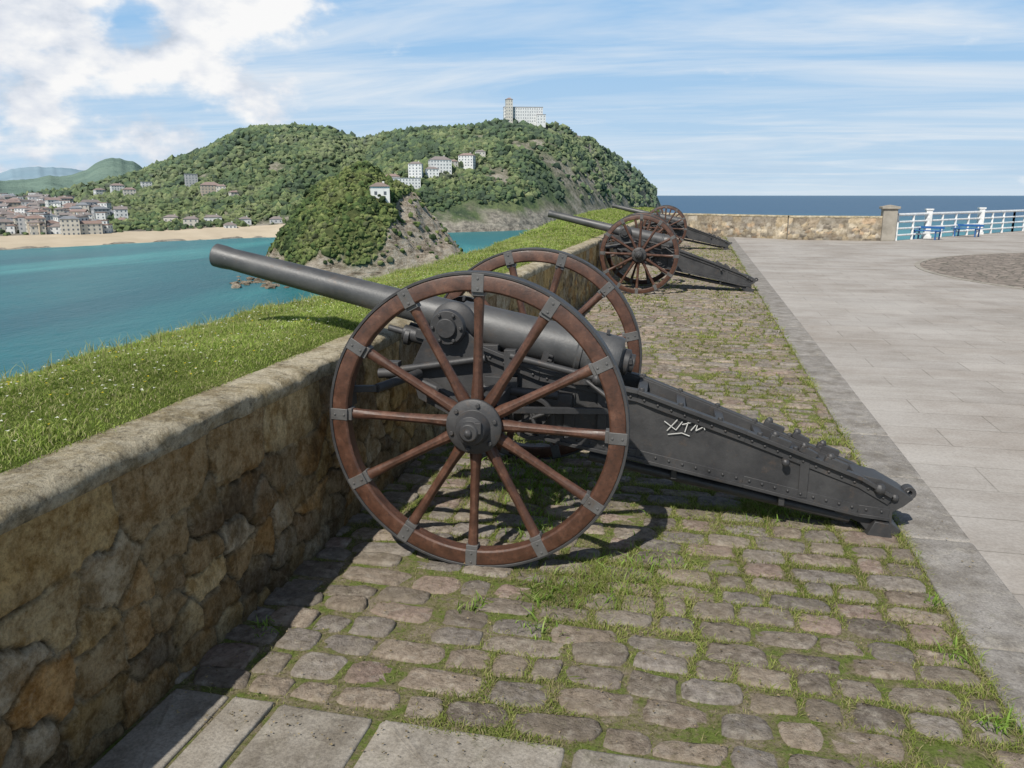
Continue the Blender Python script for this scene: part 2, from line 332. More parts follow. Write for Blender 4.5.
def hw(x):
    t=min(1,max(0,(x-.1)/1.8)); return .205-.115*t
def cannon():
    e=bpy.data.objects.new("field_cannon",None); SC.collection.objects.link(e)
    wheel(e,-1,"wheel_near_side",math.radians(88)); wheel(e,1,"wheel_off_side",math.radians(74))
    A=Vector((.60,0,.845)); Bz=Vector((-1.70,0,1.368)); L=(Bz-A).length; d=(Bz-A).normalized(); up=Vector((0,1,0)).cross(d)*-1
    if up.z<0: up=-up
    mb=MB()
    mb.lathe(A,d,[(.001,-.01),(.07,-.01),(.085,0),(.118,.005),(.124,.02),(.124,.17),(.119,.18),(.119,.20),(.126,.205),(.126,.225),(.118,.235),
        (.112,.60),(.106,.85),(.104,.86),(.104,.885),(.090,.895),(.086,1.1),(.083,1.12),(.083,1.14),(.079,1.15),(.064,L-.22),(.061,L-.10),(.064,L-.075),(.066,L-.05),(.066,L),(.060,L+.006),(.040,L+.006),(.037,L-.01),(.037,L-.5),(.001,L-.5)],48,0)
    mb.obj("barrel",[BAR],e)
    P=lambda t,uo=0,y=0: A+d*t+up*uo+Vector((0,y,0))
    mb=MB()
    mb.lathe(A,-d,[(.001,.0),(.07,.0),(.07,.04),(.05,.05),(.05,.07),(.001,.075)],24,0)
    mb.beam(P(-.05,.02,-.06),P(-.05,.02,.08),.02,.03)
    mb.beam(P(.03,-.03,-.125),P(.17,-.03,-.125),.03,.06)
    mb.beam(P(.10,.125,-.03),P(.10,.15,-.03),.018,.018)
    mb.beam(P(.90,.10,0),P(.90,.13,0),.014,.014)
    mb.obj("breech",[IRON],e,.002)
    mb=MB(); T=P(.90,-.01)
    mb.cyl(T+Vector((0,-.27,0)),T+Vector((0,.27,0)),.048,seg=24)
    for s in(-1,1):
        mb.cyl(T+Vector((0,s*.225,0)),T+Vector((0,s*.262,0)),.095,.088,28)
        mb.cyl(T+Vector((0,s*.262,0)),T+Vector((0,s*.285,0)),.055,.05,24)
        mb.lathe(T+Vector((0,s*.1,0)),(0,s,0),[(.12,0),(.12,.03),(.1,.05),(.05,.06)],24)
        for k in range(6):
            a=k*math.pi/3; q=T+Vector((.074*math.cos(a),s*.264,.074*math.sin(a))); mb.cyl(q,q+Vector((0,s*.012,0)),.010,seg=6)
        mb.beam(P(.28,-.135,s*.085),P(1.10,-.115,s*.085),.035,.05)
    mb.cyl(P(.20,-.165,-.045),P(1.18,-.14,-.045),.042,seg=20); mb.cyl(P(.20,-.165,.045),P(1.18,-.14,.045),.042,seg=20)
    for t in(.22,.5,.82,1.15): 
        mb.cyl(P(t-.015,-.155,-.045),P(t+.015,-.155,-.045),.052,seg=20); mb.cyl(P(t-.015,-.155,.045),P(t+.015,-.155,.045),.052,seg=20)
    mb.box(P(.68,-.12),(.10,.26,.10)); mb.box(P(.36,-.13),(.07,.25,.09))
    mb.cyl(P(1.18,-.14,-.045),P(1.27,-.138,-.045),.018)
    mb.obj("cradle",[IRON],e,.003)
    top=[(-.50,.80),(-.42,.96),(-.33,1.03),(-.20,1.02),(-.10,.93),(.20,.82),(.70,.725),(1.25,.530),(1.83,.310),(1.98,.225)]
    bot=[(1.98,.10),(1.83,.115),(1.25,.245),(.70,.365),(.30,.44),(-.05,.52),(-.30,.56),(-.46,.64)]
    mb=MB()
    for s in(-1,1):
        n=len(top)+len(bot); pl=top+bot
        vs=[(x,s*(hw(x)),z) for x,z in pl]+[(x,s*(hw(x)-.014),z) for x,z in pl]
        mb.add(vs,[tuple(range(n)),tuple(range(2*n-1,n-1,-1))]+[(i,i+n,(i+1)%n+n,(i+1)%n) for i in range(n)])
        def edge(pts,inset,w,h):
            for (x0,z0),(x1,z1) in zip(pts[:-1],pts[1:]):
                mb.beam((x0,s*(hw(x0)+w/2-.012),z0+inset),(x1,s*(hw(x1)+w/2-.012),z1+inset),w,h)
        edge(top[4:],.0,.045,.020); edge(bot[:6],.0,.040,.018); 
        for (x0,z0),(x1,z1) in list(zip(top[4:-1],top[5:])):
            mb.beam((x0,s*(hw(x0)+.004),z0-.032),(x1,s*(hw(x1)+.004),z1-.032),.010,.050)
            nn=int(math.hypot(x1-x0,z1-z0)/.065)
            for i in range(nn):
                t=(i+.5)/nn; x=x0+(x1-x0)*t; mb.ball((x,s*(hw(x)+.010),z0+(z1-z0)*t-.035),.0085,0,8,4)
        for (x0,z0),(x1,z1) in list(zip(bot[:5],bot[1:6])):
            mb.beam((x0,s*(hw(x0)+.004),z0+.028),(x1,s*(hw(x1)+.004),z1+.028),.010,.042)
            nn=max(2,int(math.hypot(x1-x0,z1-z0)/.065))
            for i in range(nn):
                t=(i+.5)/nn; x=x0+(x1-x0)*t; mb.ball((x,s*(hw(x)+.010),z0+(z1-z0)*t+.030),.0085,0,8,4)
        for x,zt_,zb_ in((.52,.75,.41),(1.55,.41,.19)):
            mb.beam((x,s*(hw(x)+.006),zb_),(x,s*(hw(x)+.006),zt_),.012,.045,up=(1,0,0))
    mb.obj("trail_cheeks",[IRON],e,.002)
    mb=MB()
    def zt(x): 
        xs=[p[0] for p in top]; zs=[p[1] for p in top]; return float(np.interp(x,xs,zs))
    for x in(.72,.92,1.12,1.32,1.50,1.66):
        mb.box((x,0,zt(x)-.015),(.05,2*hw(x)-.03,.018),Matrix.Rotation(.37,3,'Y'))
        for s in(-1,1):
            mb.cyl((x,s*(hw(x)-.0),zt(x)),(x,s*(hw(x)),zt(x)+.024),.014,seg=8)
    mb.add([(.75,-hw(.75)+.02,zt(.75)-.05),(.75,hw(.75)-.02,zt(.75)-.05),(1.9,hw(1.9)-.02,zt(1.9)-.03),(1.9,-hw(1.9)+.02,zt(1.9)-.03)],[(0,1,2,3)])
    for s in(-1,1):
        x=1.50; mb.cyl((x-.05,s*(hw(x)+.0),zt(x)-.05),(x-.05,s*(hw(x)+.04),zt(x)-.05),.016); mb.ball((x-.05,s*(hw(x)+.045),zt(x)-.05),.022)
        for x,l in((1.42,.05),(1.56,.04),(1.70,.055)):
            mb.beam((x-l,s*(hw(x)+.01),zt(x)+.045),(x+l,s*(hw(x)+.01),zt(x)+.005),.035,.032); mb.ball((x-l*.5,s*(hw(x)+.01),zt(x)+.055),.02)
    mb.box((.35,0,.60),(.06,.38,.20)); mb.box((-.10,0,.63),(.05,.39,.12)); mb.box((1.05,0,.42),(.04,2*hw(1.05)-.03,.22))
    poly=[(1.80,.325),(1.93,.30),(2.05,.235),(2.09,.205),(2.05,.165),(2.00,.13),(2.00,.07),(2.05,.03),(2.03,.0),(1.90,.0),(1.85,.06),(1.72,.11)]
    mb.prism(poly,-.085,.085)
    mb.prism([(1.87,-.0),(2.0,-.0),(1.98,.08),(1.91,.09)],-.13,.13)
    mb.lathe((2.085,0,.215),(0,1,0),[(.034,-.030),(.034,.030),(.014,.026),(.014,-.026)],20,0,True)
    mb.cyl((1.92,-.11,.26),(1.92,.11,.26),.022); 
    for s in(-1,1): mb.ball((1.92,s*.112,.26),.030); mb.ball((2.0,s*.088,.21),.022)
    mb.cyl((.45,-.10,.34),(1.80,-.06,.075),.026,seg=14); mb.cyl((.45,.10,.34),(1.80,.06,.075),.026,seg=14)
    for x,z in((.9,.252),(1.45,.145)): mb.box((x,0,z+.02),(.03,.26,.05))
    mb.obj("trail_fittings",[IRON],e,.003)
    mb=MB()
    mb.box((0,0,R),(.10,1.32,.10)); mb.cyl((0,-GA,R),(0,GA,R),.045)
    for s in(-1,1):
        mb.box((0,s*.22,R),(.17,.05,.19)); mb.beam((0,s*.62,R+.02),(.55,s*.2,.62),.03,.03); mb.beam((-.02,s*.62,R-.02),(-.42,s*.2,.74),.028,.028)
        mb.cyl((-.42,s*.30,.80),(-.52,s*.66,.80),.022); mb.cyl((-.42,s*.30,.76),(.10,s*.34,.56),.016)
        mb.box((-.66,s*.70,.80),(.07,.09,.16)); mb.beam((-.52,s*.66,.80),(-.66,s*.70,.80),.03,.03)
    cx,cz=T.x,T.z; r0,r1=.50,.535
    for y in(-.10,.10):
        n=26; vs=[];fs=[]
        for i in range(n+1):
            a=math.radians(-80+i*(70/n))
            for r in(r0,r1):
                for yy in(y-.012,y+.012): vs.append((cx+r*math.cos(a),yy,cz+r*math.sin(a)))
        for i in range(n):
            b=i*4; c=b+4; fs+=[(b,c,c+1,b+1),(b+2,b+3,c+3,c+2),(b,b+2,c+2,c),(b+1,c+1,c+3,b+3)]
        mb.add(vs,fs)
        for i in range(n):
            a=math.radians(-80+(i+.5)*(70/n)); u=Vector((math.cos(a),0,math.sin(a))); w=Vector((-math.sin(a),0,math.cos(a)))
            mb.box(Vector((cx,y,cz))+u*(r1+.010),(.024,.026,.012),Matrix((u,Vector((0,1,0)),w)).transposed())
    mb.cyl((.18,-.33,.60),(.18,.30,.60),.022)
    mb.lathe((.18,-.335,.60),(0,1,0),[(.115,-.012),(.115,.012),(.095,.010),(.095,-.010)],28,0,True)
    for k in range(4):
        a=k*math.pi/2+.4; mb.cyl((.18,-.335,.60),(.18+.1*math.cos(a),-.335,.60+.1*math.sin(a)),.010,seg=8)
    mb.cyl((.18+.09,-.335,.65),(.18+.09,-.42,.65),.015)
    mb.lathe((.18,-.24,.60),(0,1,0),[(.07,-.015),(.07,.015),(.001,.015)],20,0); 
    mb.cyl((-.55,-.24,.80),(-.08,-.24,.88),.02); mb.box((-.58,-.24,.80),(.07,.06,.09)); mb.cyl((-.64,-.30,.79),(-.52,-.30,.80),.026)
    mb.cyl((.05,-.25,.90),(.50,-.25,.80),.018); mb.box((.05,-.235,.87),(.06,.05,.12)); mb.box((.42,-.235,.80),(.09,.05,.07))
    mb.ball((.50,-.27,.80),.03); mb.cyl((.42,-.24,.80),(.58,-.30,.70),.012); mb.ball((.58,-.30,.69),.022)
    mb.box((.30,-.225,.66),(.14,.05,.10)); mb.cyl((-.15,-.225,.72),(.30,-.24,.70),.024)
    mb.obj("axle_and_gear",[IRON],e,.002)
    return e
c1=cannon(); c1.location=(-.965,4.16,0); c1.rotation_euler=(0,0,math.radians(2.0))
def dup(e,loc,rz):
    n=bpy.data.objects.new("field_cannon",None); SC.collection.objects.link(n); n.location=loc; n.rotation_euler=(0,0,math.radians(rz))
    for ch in e.children:
        k=ch.copy(); SC.collection.objects.link(k); k.parent=n
    return n
c2=dup(c1,(-1.02,15.0,0),2.5); c3=dup(c1,(-1.05,26.6,0),1.5)
mb=MB()
yy=lambda x:-(hw(x)+.0025)
st=[[(.84,.60),(.90,.555),(.93,.60)],[(.855,.55),(.905,.61)],[(.93,.585),(.985,.60)],[(.96,.60),(.945,.545)],[(.975,.555),(1.01,.60),(1.0,.555),(1.035,.575)],[(.86,.53),(.93,.54),(.97,.525)],[(1.03,.60),(1.045,.56)]]
for s_ in st:
    for (x0,z0),(x1,z1) in zip(s_[:-1],s_[1:]): mb.beam((x0,yy(x0),z0-.03),(x1,yy(x1),z1-.03),.0025,.0042)
mb.obj("graffiti",[CHALK],c1)

# ================================================================== GROUND
XW=-1.73; HWALL=.92; XP=1.10; YF=36
def poly_obj(name,pts,z,mat,depth=None):
    n=len(pts); vs=[(x,y,z) for x,y in pts]; fs=[tuple(range(n))]
    if depth is not None:
        vs+=[(x,y,depth) for x,y in pts]; fs+=[(i,(i+1)%n,(i+1)%n+n,i+n) for i in range(n)]
    me=bpy.data.meshes.new(name); me.from_pydata(vs,[],fs); me.materials.append(mat); o=bpy.data.objects.new(name,me); SC.collection.objects.link(o); return o
out=[(-1.8,-12),(70,-12),(70,75),(38,75),(26,58.5),(14.6,43.3),(7.4,33.9),(3.5,33.8),(-1.8,37.6)]
poly_obj("promontory",out,-.03,ROCK,SEA-3)
poly_obj("plaza_pavement",[(1.395,-12),(70,-12),(70,75),(38,75),(26,58.5),(14.6,43.3),(7.4,33.7),(3.5,33.6),(1.395,35)],.004,PLAZA)
xs=np.linspace(-1.8,1.42,110); ysb=np.concatenate([np.arange(-12,1,1.),np.arange(1,9,.03),np.arange(9,37.6,.12)]); X,Y=np.meshgrid(xs,ysb,indexing='ij')
Z=-.003+.011*(fbm(X*9,Y*9,205,3)-.5)-.01*(X>1.15)
np_mesh("path_soil",np.stack([X,Y,Z],2).reshape(-1,3),grid_faces(*X.shape),JOINT,None,True)
def stones(name,cx,cy,w,d,top,col,mat,NP=14,base=-.02,rough=.006,jit=.09,ex=.42,rotj=.04,tilt=.012,lv=None):
    N=len(cx); t=np.linspace(0,2*np.pi,NP,endpoint=False)
    ux=np.sign(np.cos(t))*np.abs(np.cos(t))**ex; uy=np.sign(np.sin(t))*np.abs(np.sin(t))**ex
    j0=rng.uniform(-1,1,(N,NP)); j0=(j0+np.roll(j0,1,1)*.7)/1.3; jr=1+jit*j0-.01
    tx=rng.normal(0,tilt,N)[:,None]; ty=rng.normal(0,tilt,N)[:,None]
    lv=lv or [(1.0,base,0),(1.0,-.008,0),(.96,-.002,.3),(.86,.0015,1),(.5,.003,1)]
    V=[]; rot=rng.normal(0,rotj,N)
    for s,z,k in lv:
        x=ux[None]*(w/2)[:,None]*s*jr; y=uy[None]*(d/2)[:,None]*s*jr
        z_=np.full((N,NP),z) if z==base else top[:,None]+z+rng.normal(0,rough*.35,(N,NP))*k+x*tx+y*ty
        X=cx[:,None]+x*np.cos(rot)[:,None]-y*np.sin(rot)[:,None]; Y=cy[:,None]+x*np.sin(rot)[:,None]+y*np.cos(rot)[:,None]
        V.append(np.stack([X,Y,z_],2))
    V=np.concatenate(V,1); ctr=np.stack([cx,cy,top+.003],1)[:,None]; V=np.concatenate([V,ctr],1)
    nv=V.shape[1]; q=[];L=len(lv)
    for j in range(L-1):
        for i in range(NP): q.append((j*NP+i,j*NP+(i+1)%NP,(j+1)*NP+(i+1)%NP,(j+1)*NP+i))
    tr=[((L-1)*NP+i,(L-1)*NP+(i+1)%NP,L*NP) for i in range(NP)]
    off=(np.arange(N)*nv)[:,None,None]
    Q=(np.array(q)[None]+off).reshape(-1,4); T_=(np.array(tr)[None]+off).reshape(-1,3)
    C=np.repeat(col,nv,0)
    return np_mesh(name,V.reshape(-1,3),[Q,T_],mat,C,True)
cx=[];cy=[];w=[];d=[]
y=2.20
while y<YF:
    rh=random.uniform(.110,.170); x=XW+.02+random.uniform(-.15,0); ph0=random.uniform(0,6)
    while x<XP-.05:
        ww=random.choice([random.uniform(.12,.20),random.uniform(.18,.27),random.uniform(.22,.34)]); 
        if x+ww>XP-.0: ww=XP-x
        if ww>.07 and random.random()>.03:
            g=random.uniform(.006,.032); k=random.uniform(.0,.030)
            cx.append(x+ww/2); cy.append(y+rh/2+.014*math.sin(x*2.3+ph0)+random.uniform(-.009,.009)); w.append(ww-g); d.append(rh-.006-k)
        x+=ww
    y+=rh
cx=np.array(cx);cy=np.array(cy);w=np.array(w);d=np.array(d); N=len(cx)
top=rng.normal(.0050,.0045,N).clip(-.004,.016)+.016*(fbm(cx*1.3,cy*1.3,203)-.5)
pal=np.array([(.35,.29,.23),(.32,.275,.225),(.29,.26,.23),(.38,.315,.25),(.33,.295,.26),(.35,.27,.225),(.24,.205,.17)])
col=pal[rng.integers(0,len(pal),N)]*rng.uniform(.75,1.12,(N,1))
stones("cobblestone_path",cx,cy,w,d,top,col,COB,16,jit=.13,ex=.46,rotj=.055,tilt=.03,rough=.009)
sx=[(-1.72,-1.50),(-1.49,-1.33),(-1.315,-.965),(-.95,-.315),(-.30,.33),(.345,1.08)]
cxx=[];cyy=[];ww=[];dd=[]
for r,(y0,y1) in enumerate(((1.62,2.185),(1.05,1.60),(.5,1.03),(-.1,.48))):
    for a,b in sx: cxx.append((a+b)/2); cyy.append((y0+y1)/2); ww.append(b-a-.008); dd.append(y1-y0-.008)
SLV=[(1.0,-.02,0),(1.0,-.006,0),(.985,0,.3),(.95,.001,1),(.5,.002,1)]
n=len(cxx); stones("paving_slabs",np.array(cxx),np.array(cyy),np.array(ww),np.array(dd),np.full(n,.008)+rng.normal(0,.002,n),np.array([(.35,.32,.275)])*rng.uniform(.8,1.1,(n,1)),SLAB,64,rough=.002,jit=.012,ex=.07,rotj=.005,tilt=.004,lv=SLV)
cxx=[];cyy=[];ww=[];dd=[]; y=-2
while y<35:
    L_=random.uniform(.9,1.1); cxx.append(1.26); cyy.append(y+L_/2); ww.append(.318); dd.append(L_*1.004); y+=L_
n=len(cxx); stones("kerb_edging",np.array(cxx),np.array(cyy),np.array(ww),np.array(dd),np.full(n,.007),np.array([(.33,.31,.285)])*rng.uniform(.92,1.07,(n,1)),SLAB,64,rough=.001,jit=.004,ex=.05,rotj=.001,tilt=.001,lv=SLV)
def m_patch():
    t=NT("patch_cobbles"); p=t.pos(); e=t.vor(p,5.5,'DISTANCE_TO_EDGE'); cc=t.vor(p,5.5,'F1','Color')
    c=t.mix((.17,.14,.115),(.30,.25,.21),t.mr(cc,.2,.8)); c=t.mix((.10,.09,.065),c,t.mr(e,.03,.09)); return t.fin(c,.9,t.bump(t.mr(e,0,.15),.6,.02))
th=np.linspace(0,2*np.pi,72,endpoint=False)
poly_obj("round_cobble_patch",[(13+7.8*math.cos(a),20+7.8*math.sin(a)) for a in th],.009,m_patch())
mb=MB(); mb.lathe((13,20,.0),(0,0,1),[(7.8,-.01),(7.8,.016),(7.92,.016),(7.92,-.01)],96,0,True,False); mb.obj("round_patch_kerb",[KERB])

# ================================================================== WALL
def wall_face(name,y0,y1,st_,seedn,p0=None,dirv=None,nrm=None,H=HWALL-.075):
    ny=int((y1-y0)/st_)+1; nz=int((H+.03)/st_)+2
    s=np.linspace(y0,y1,ny); z=np.linspace(-.03,H,nz); S,Z=np.meshgrid(s,z,indexing='ij')
    sd=[];y=y0-.3
    while y<y1+.3:
        ln=random.uniform(.35,.62); y+=ln
        sd.append((y-ln/2,H-.13,random.random(),ln*.5,.14))
    y=y0-.3
    while y<y1+.3:
        ln=random.uniform(.14,.40); y+=ln
        sd.append((y-ln/2,.52+random.uniform(-.03,.03),random.random(),ln*.5,.11))
    for zr in (.03,.17,.29,.41):
        y=y0-.3+random.uniform(0,.2)
        while y<y1+.3:
            ln=random.uniform(.11,.33); y+=ln; sd.append((y-ln/2,zr+random.uniform(-.05,.05),random.random(),ln*.5,random.uniform(.05,.10)))
    sd=np.array(sd)
    wx=S+.05*(fbm(S*6,Z*6,3)-.5)*2; wz=Z+.045*(fbm(S*6+9,Z*6,5)-.5)*2
    best=np.full(S.shape,9.); sec=np.full(S.shape,9.); idx=np.zeros(S.shape,int)
    for i,(a,b,c,hx,hz_) in enumerate(sd):
        m=np.abs(s-a)<.9
        if not m.any(): continue
        dx=np.abs(wx[m]-a); dz=np.abs(wz[m]-b)
        ax=dx-hx*.8; az=dz-hz_*.8
        dd_=np.maximum(ax,az)*.75+.25*np.sqrt(dx**2+dz**2)
        bb=best[m]; ss=sec[m]; ii=idx[m]
        nb=dd_<bb; ss=np.where(nb,bb,np.minimum(ss,dd_)); ii=np.where(nb,i,ii); bb=np.where(nb,dd_,bb)
        best[m]=bb; sec[m]=ss; idx[m]=ii
    g=sec-best; e=np.clip((g-.003)/.014,0,1); e=e*e*(3-2*e); crack=np.exp(-(g/.0060)**2)
    pal=np.array([(.60,.43,.20),(.46,.33,.18),(.68,.53,.30),(.36,.27,.17),(.60,.37,.16),(.28,.225,.16),(.52,.44,.32)])
    rr=sd[:,2]; cid=(rr*6.99).astype(int); cc=pal[cid][idx]*(.70+.55*((rr*37)%1))[idx][...,None]
    mort=np.array((.46,.39,.27)); C=mort*(1-e[...,None])+cc*e[...,None]
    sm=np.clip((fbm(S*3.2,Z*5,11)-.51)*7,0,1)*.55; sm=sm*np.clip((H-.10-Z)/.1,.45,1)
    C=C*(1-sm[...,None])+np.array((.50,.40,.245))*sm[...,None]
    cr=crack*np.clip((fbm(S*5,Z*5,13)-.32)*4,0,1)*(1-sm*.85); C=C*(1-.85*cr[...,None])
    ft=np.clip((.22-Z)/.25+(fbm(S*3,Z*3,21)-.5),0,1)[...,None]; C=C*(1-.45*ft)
    off=.010*e*(1-sm*.8)-.014*cr+.016*(fbm(S*9,Z*9,31)-.5)+.013*(rr*91%1)[idx]*e*(1-sm)
    if p0 is None: V=np.stack([XW-.016+off,S,Z],2)
    else:
        V=np.stack([p0[0]+dirv[0]*S+nrm[0]*off,p0[1]+dirv[1]*S+nrm[1]*off,Z],2)
        C=C*.55+C.mean(axis=2,keepdims=True)*.40
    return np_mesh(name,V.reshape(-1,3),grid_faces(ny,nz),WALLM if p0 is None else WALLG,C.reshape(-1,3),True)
def m_wallg():
    t=NT("return_wall_masonry"); p=t.pos(); n=t.noise(p,6,7,.75)
    c=t.mix(t.attr(),(.60,.58,.54),t.mr(n,.42,.62),'MULTIPLY'); c=t.mix(c,(.12,.11,.09),t.mr(t.noise(t.mapping(p,(1,1,.4)),2,6,.8),.55,.70,0,.55))
    return t.fin(c,.95,t.bump(n,.8,.02),spec=.08)
WALLG=m_wallg()
def coping(name,y0,y1,st_,pf,Wd=.42):
    prof=[(0.016,-.085),(.003,-.078),(-.002,-.05),(.001,-.024),(.012,-.008),(.030,.0),(.08,.003),(.13,.004),(.18,.004),(.26,.004),(Wd-.02,.0),(Wd,-.02),(Wd,-.11)]
    ny=int((y1-y0)/st_)+1; s=np.linspace(y0,y1,ny); V=np.zeros((ny,len(prof),3)); C=np.zeros((ny,len(prof),3))
    seg=np.floor(s/1.45+.35*vn(np.floor(s/3),s*0,5)); 
    fr=(s/1.45)%1; jd=np.exp(-((np.minimum(fr,1-fr)*1.45)/.009)**2)
    for j,(a,z) in enumerate(prof):
        nn=(fbm(s*5,s*0+j*.55,41,5)-.5)
        aa=a+ (-.020*nn*2 if j<6 else 0)+ (jd*.008 if j<4 else 0); zz=HWALL+z+.011*nn-(jd*.008 if 2<j<9 else 0)-(.014*np.clip(fbm(s*9,s*0,47)-.57,0,1)*5 if 3<=j<=5 else 0)
        x,y=pf(s,aa); V[:,j,0]=x;V[:,j,1]=y;V[:,j,2]=zz
        g=.9+.2*vn(seg*3.7,seg*0,8); C[:,j]=np.array((.52,.46,.34))*g[:,None]*(1-.45*jd)[:,None]
    return np_mesh(name,V.reshape(-1,3),grid_faces(ny,len(prof)),CAPM,C.reshape(-1,3),True)
wp=bpy.data.objects.new("stone_parapet_wall",None); SC.collection.objects.link(wp)
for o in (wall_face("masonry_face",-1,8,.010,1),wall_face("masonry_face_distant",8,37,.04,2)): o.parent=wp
coping("coping",-1,37,.016,lambda s,a:(XW-a+.008,s)).parent=wp
mb=MB(); mb.box((XW-.25,17.5,.40),(.40,40,.80)); mb.obj("core",[KERB],wp)
def wall_seg(A,B,name):
    A=Vector((*A,0));B=Vector((*B,0)); L=(B-A).length; dv=(B-A).normalized(); nr=Vector((dv.y,-dv.x,0))
    e=bpy.data.objects.new(name,None); SC.collection.objects.link(e)
    f=wall_face("masonry_face",0,L,.04,3,p0=A,dirv=dv,nrm=nr); f.parent=e
    coping("coping",0,L,.05,lambda s,a:(A.x+dv.x*s-nr.x*(a-.02),A.y+dv.y*s-nr.y*(a-.02))).parent=e
    mb=MB(); c=(A+B)/2-nr*.23; ang=math.atan2(dv.y,dv.x); mb.box((c.x,c.y,.40),(L,.40,.80),Matrix.Rotation(ang,3,'Z')); mb.obj("core",[KERB],e)
wall_seg((-1.73,37.0),(3.4,33.6),"stone_return_wall"); wall_seg((3.4,33.25),(6.75,33.2),"stone_return_wall")
mb=MB(); mb.box((7.0,33.3,.60),(.50,.50,1.20)); mb.box((7.0,33.3,1.235),(.64,.64,.10)); mb.prism([(6.74,1.286),(7.26,1.286),(7.0,1.34)],33.04,33.56)
mb.obj("stone_gate_pillar",[KERB],None,.02)

def railing():
    mb=MB(); pts=[(7.35,33.45),(14.5,42.9),(26,58.2)]
    for (x0,y0),(x1,y1) in zip(pts[:-1],pts[1:]):
        L=math.hypot(x1-x0,y1-y0); n=int(L/1.3); 
        for i in range(n+1):
            t=i/n; x=x0+(x1-x0)*t; y=y0+(y1-y0)*t
            if i%4==2:
                mb.box((x,y,.56),(.22,.22,1.12)); mb.box((x,y,1.14),(.28,.28,.06)); mb.box((x,y,.06),(.30,.30,.12))
            else: mb.box((x,y,.48),(.075,.075,.96))
        for z in(.20,.45,.70,.97): mb.cyl((x0,y0,z),(x1,y1,z),.040 if z<.9 else .055,seg=8)
    mb.obj("white_railing",[WHITE])
railing()
def bench(x,y,rz):
    mb=MB()
    for i in range(4): mb.box((0,-.16+i*.11,.34),(1.1,.085,.03))
    for i in range(1): mb.box((0,.25+i*.015,.46+i*.10),(1.1,.025,.09))
    for sx_ in(-.4,.4):
        mb.box((sx_,-.14,.16),(.05,.05,.32)); mb.beam((sx_,.20,0),(sx_,.27,.50),.05,.05,up=(1,0,0)); mb.box((sx_,.03,.31),(.05,.42,.04))
    o=mb.obj("park_bench",[BLUE],None,.006,(x,y,.004)); o.rotation_euler=(0,0,math.radians(rz))
bench(8.7,34.6,-38); bench(10.9,37.3,-38)

# ================================================================== GRASS BANK
XG=XW-.165
def edge_x(y): return np.interp(y,[-5,8,14,23,32,38,44],[-3.0,-3.05,-3.3,-4.0,-4.3,-4.4,-4.0])+.14*(fbm(y*1.3,y*0,61)-.5)*2
def bank_z(x,y):
    t=(XG-x)/np.maximum(.3,(XG-edge_x(y))); t=np.clip(t,0,1.0)
    return .920+.045*np.sin(np.pi*np.clip(t,0,1)**.7)+.07*(fbm(x*2.0,y*2.0,71)-.5)*np.clip(t*5,0,1)-.05*t**3+np.clip((y-14)*.006,0,.12)
ys=np.concatenate([np.arange(-3,12,.05),np.arange(12,41,.15)]); us=np.linspace(0,1,30)
ext=[(.15,-.12),(.5,-.7),(1.2,-2.2),(4,-9),(9,-20),(14,-42)]
V=np.zeros((len(ys),len(us)+len(ext),3))
for i,yv in enumerate(ys):
    e=edge_x(yv); xs=XG+(e-XG)*us; V[i,:len(us),0]=xs; V[i,:len(us),1]=yv; V[i,:len(us),2]=bank_z(xs,np.full_like(xs,yv))
    zz=V[i,len(us)-1,2]
    for j,(dx,dz) in enumerate(ext): V[i,len(us)+j]=(e-dx-(fbm(yv*.3,j*2.,5)-.5)*dx*.5,yv,zz+dz)
    V[i,0,0]+=.05*(fbm(yv*4,.5,77)-.5)*2
V[:,0,2]=.905
np_mesh("grass_bank",V.reshape(-1,3),grid_faces(len(ys),V.shape[1]),TURF,None,True)
def blades(name,P_,h,wd,col,lean=.6):
    N=len(P_); a=rng.uniform(0,2*np.pi,N); la=rng.uniform(0,2*np.pi,N); ln=rng.uniform(.1,lean,N)*h
    wv=np.stack([np.cos(a),np.sin(a),np.zeros(N)],1)*(wd/2)[:,None]; lv=np.stack([np.cos(la)*ln,np.sin(la)*ln,np.zeros(N)],1)
    up=np.stack([np.zeros(N),np.zeros(N),h],1)
    v0=P_-wv; v1=P_+wv; m0=P_+lv*.35+up*.55-wv*.8; m1=P_+lv*.35+up*.55+wv*.8; tp=P_+lv+up*(1-.25*rng.random(N))[:,None]
    V=np.stack([v0,v1,m0,m1,tp],1).reshape(-1,3); b=(np.arange(N)*5)[:,None]
    Q=b+np.array([[0,1,3,2]]); T_=b+np.array([[2,3,4]])
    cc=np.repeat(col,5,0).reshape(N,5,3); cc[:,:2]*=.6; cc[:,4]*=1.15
    return np_mesh(name,V,[Q,T_],BLADE,cc.reshape(-1,3))
def gcol(N,x,y,dry=.12):
    base=np.array([(.26,.34,.08),(.32,.40,.105),(.21,.29,.065),(.39,.42,.16)])[rng.integers(0,4,N)]
    k=fbm(x*2.2,y*2.2,81,5)[:,None]; c=base*(.50+1.0*k); dm=rng.random(N)<dry; c[dm]=np.array((.48,.44,.25))*rng.uniform(.7,1.1,(dm.sum(),1)); return c
Ps=[];hs=[];wsz=[]
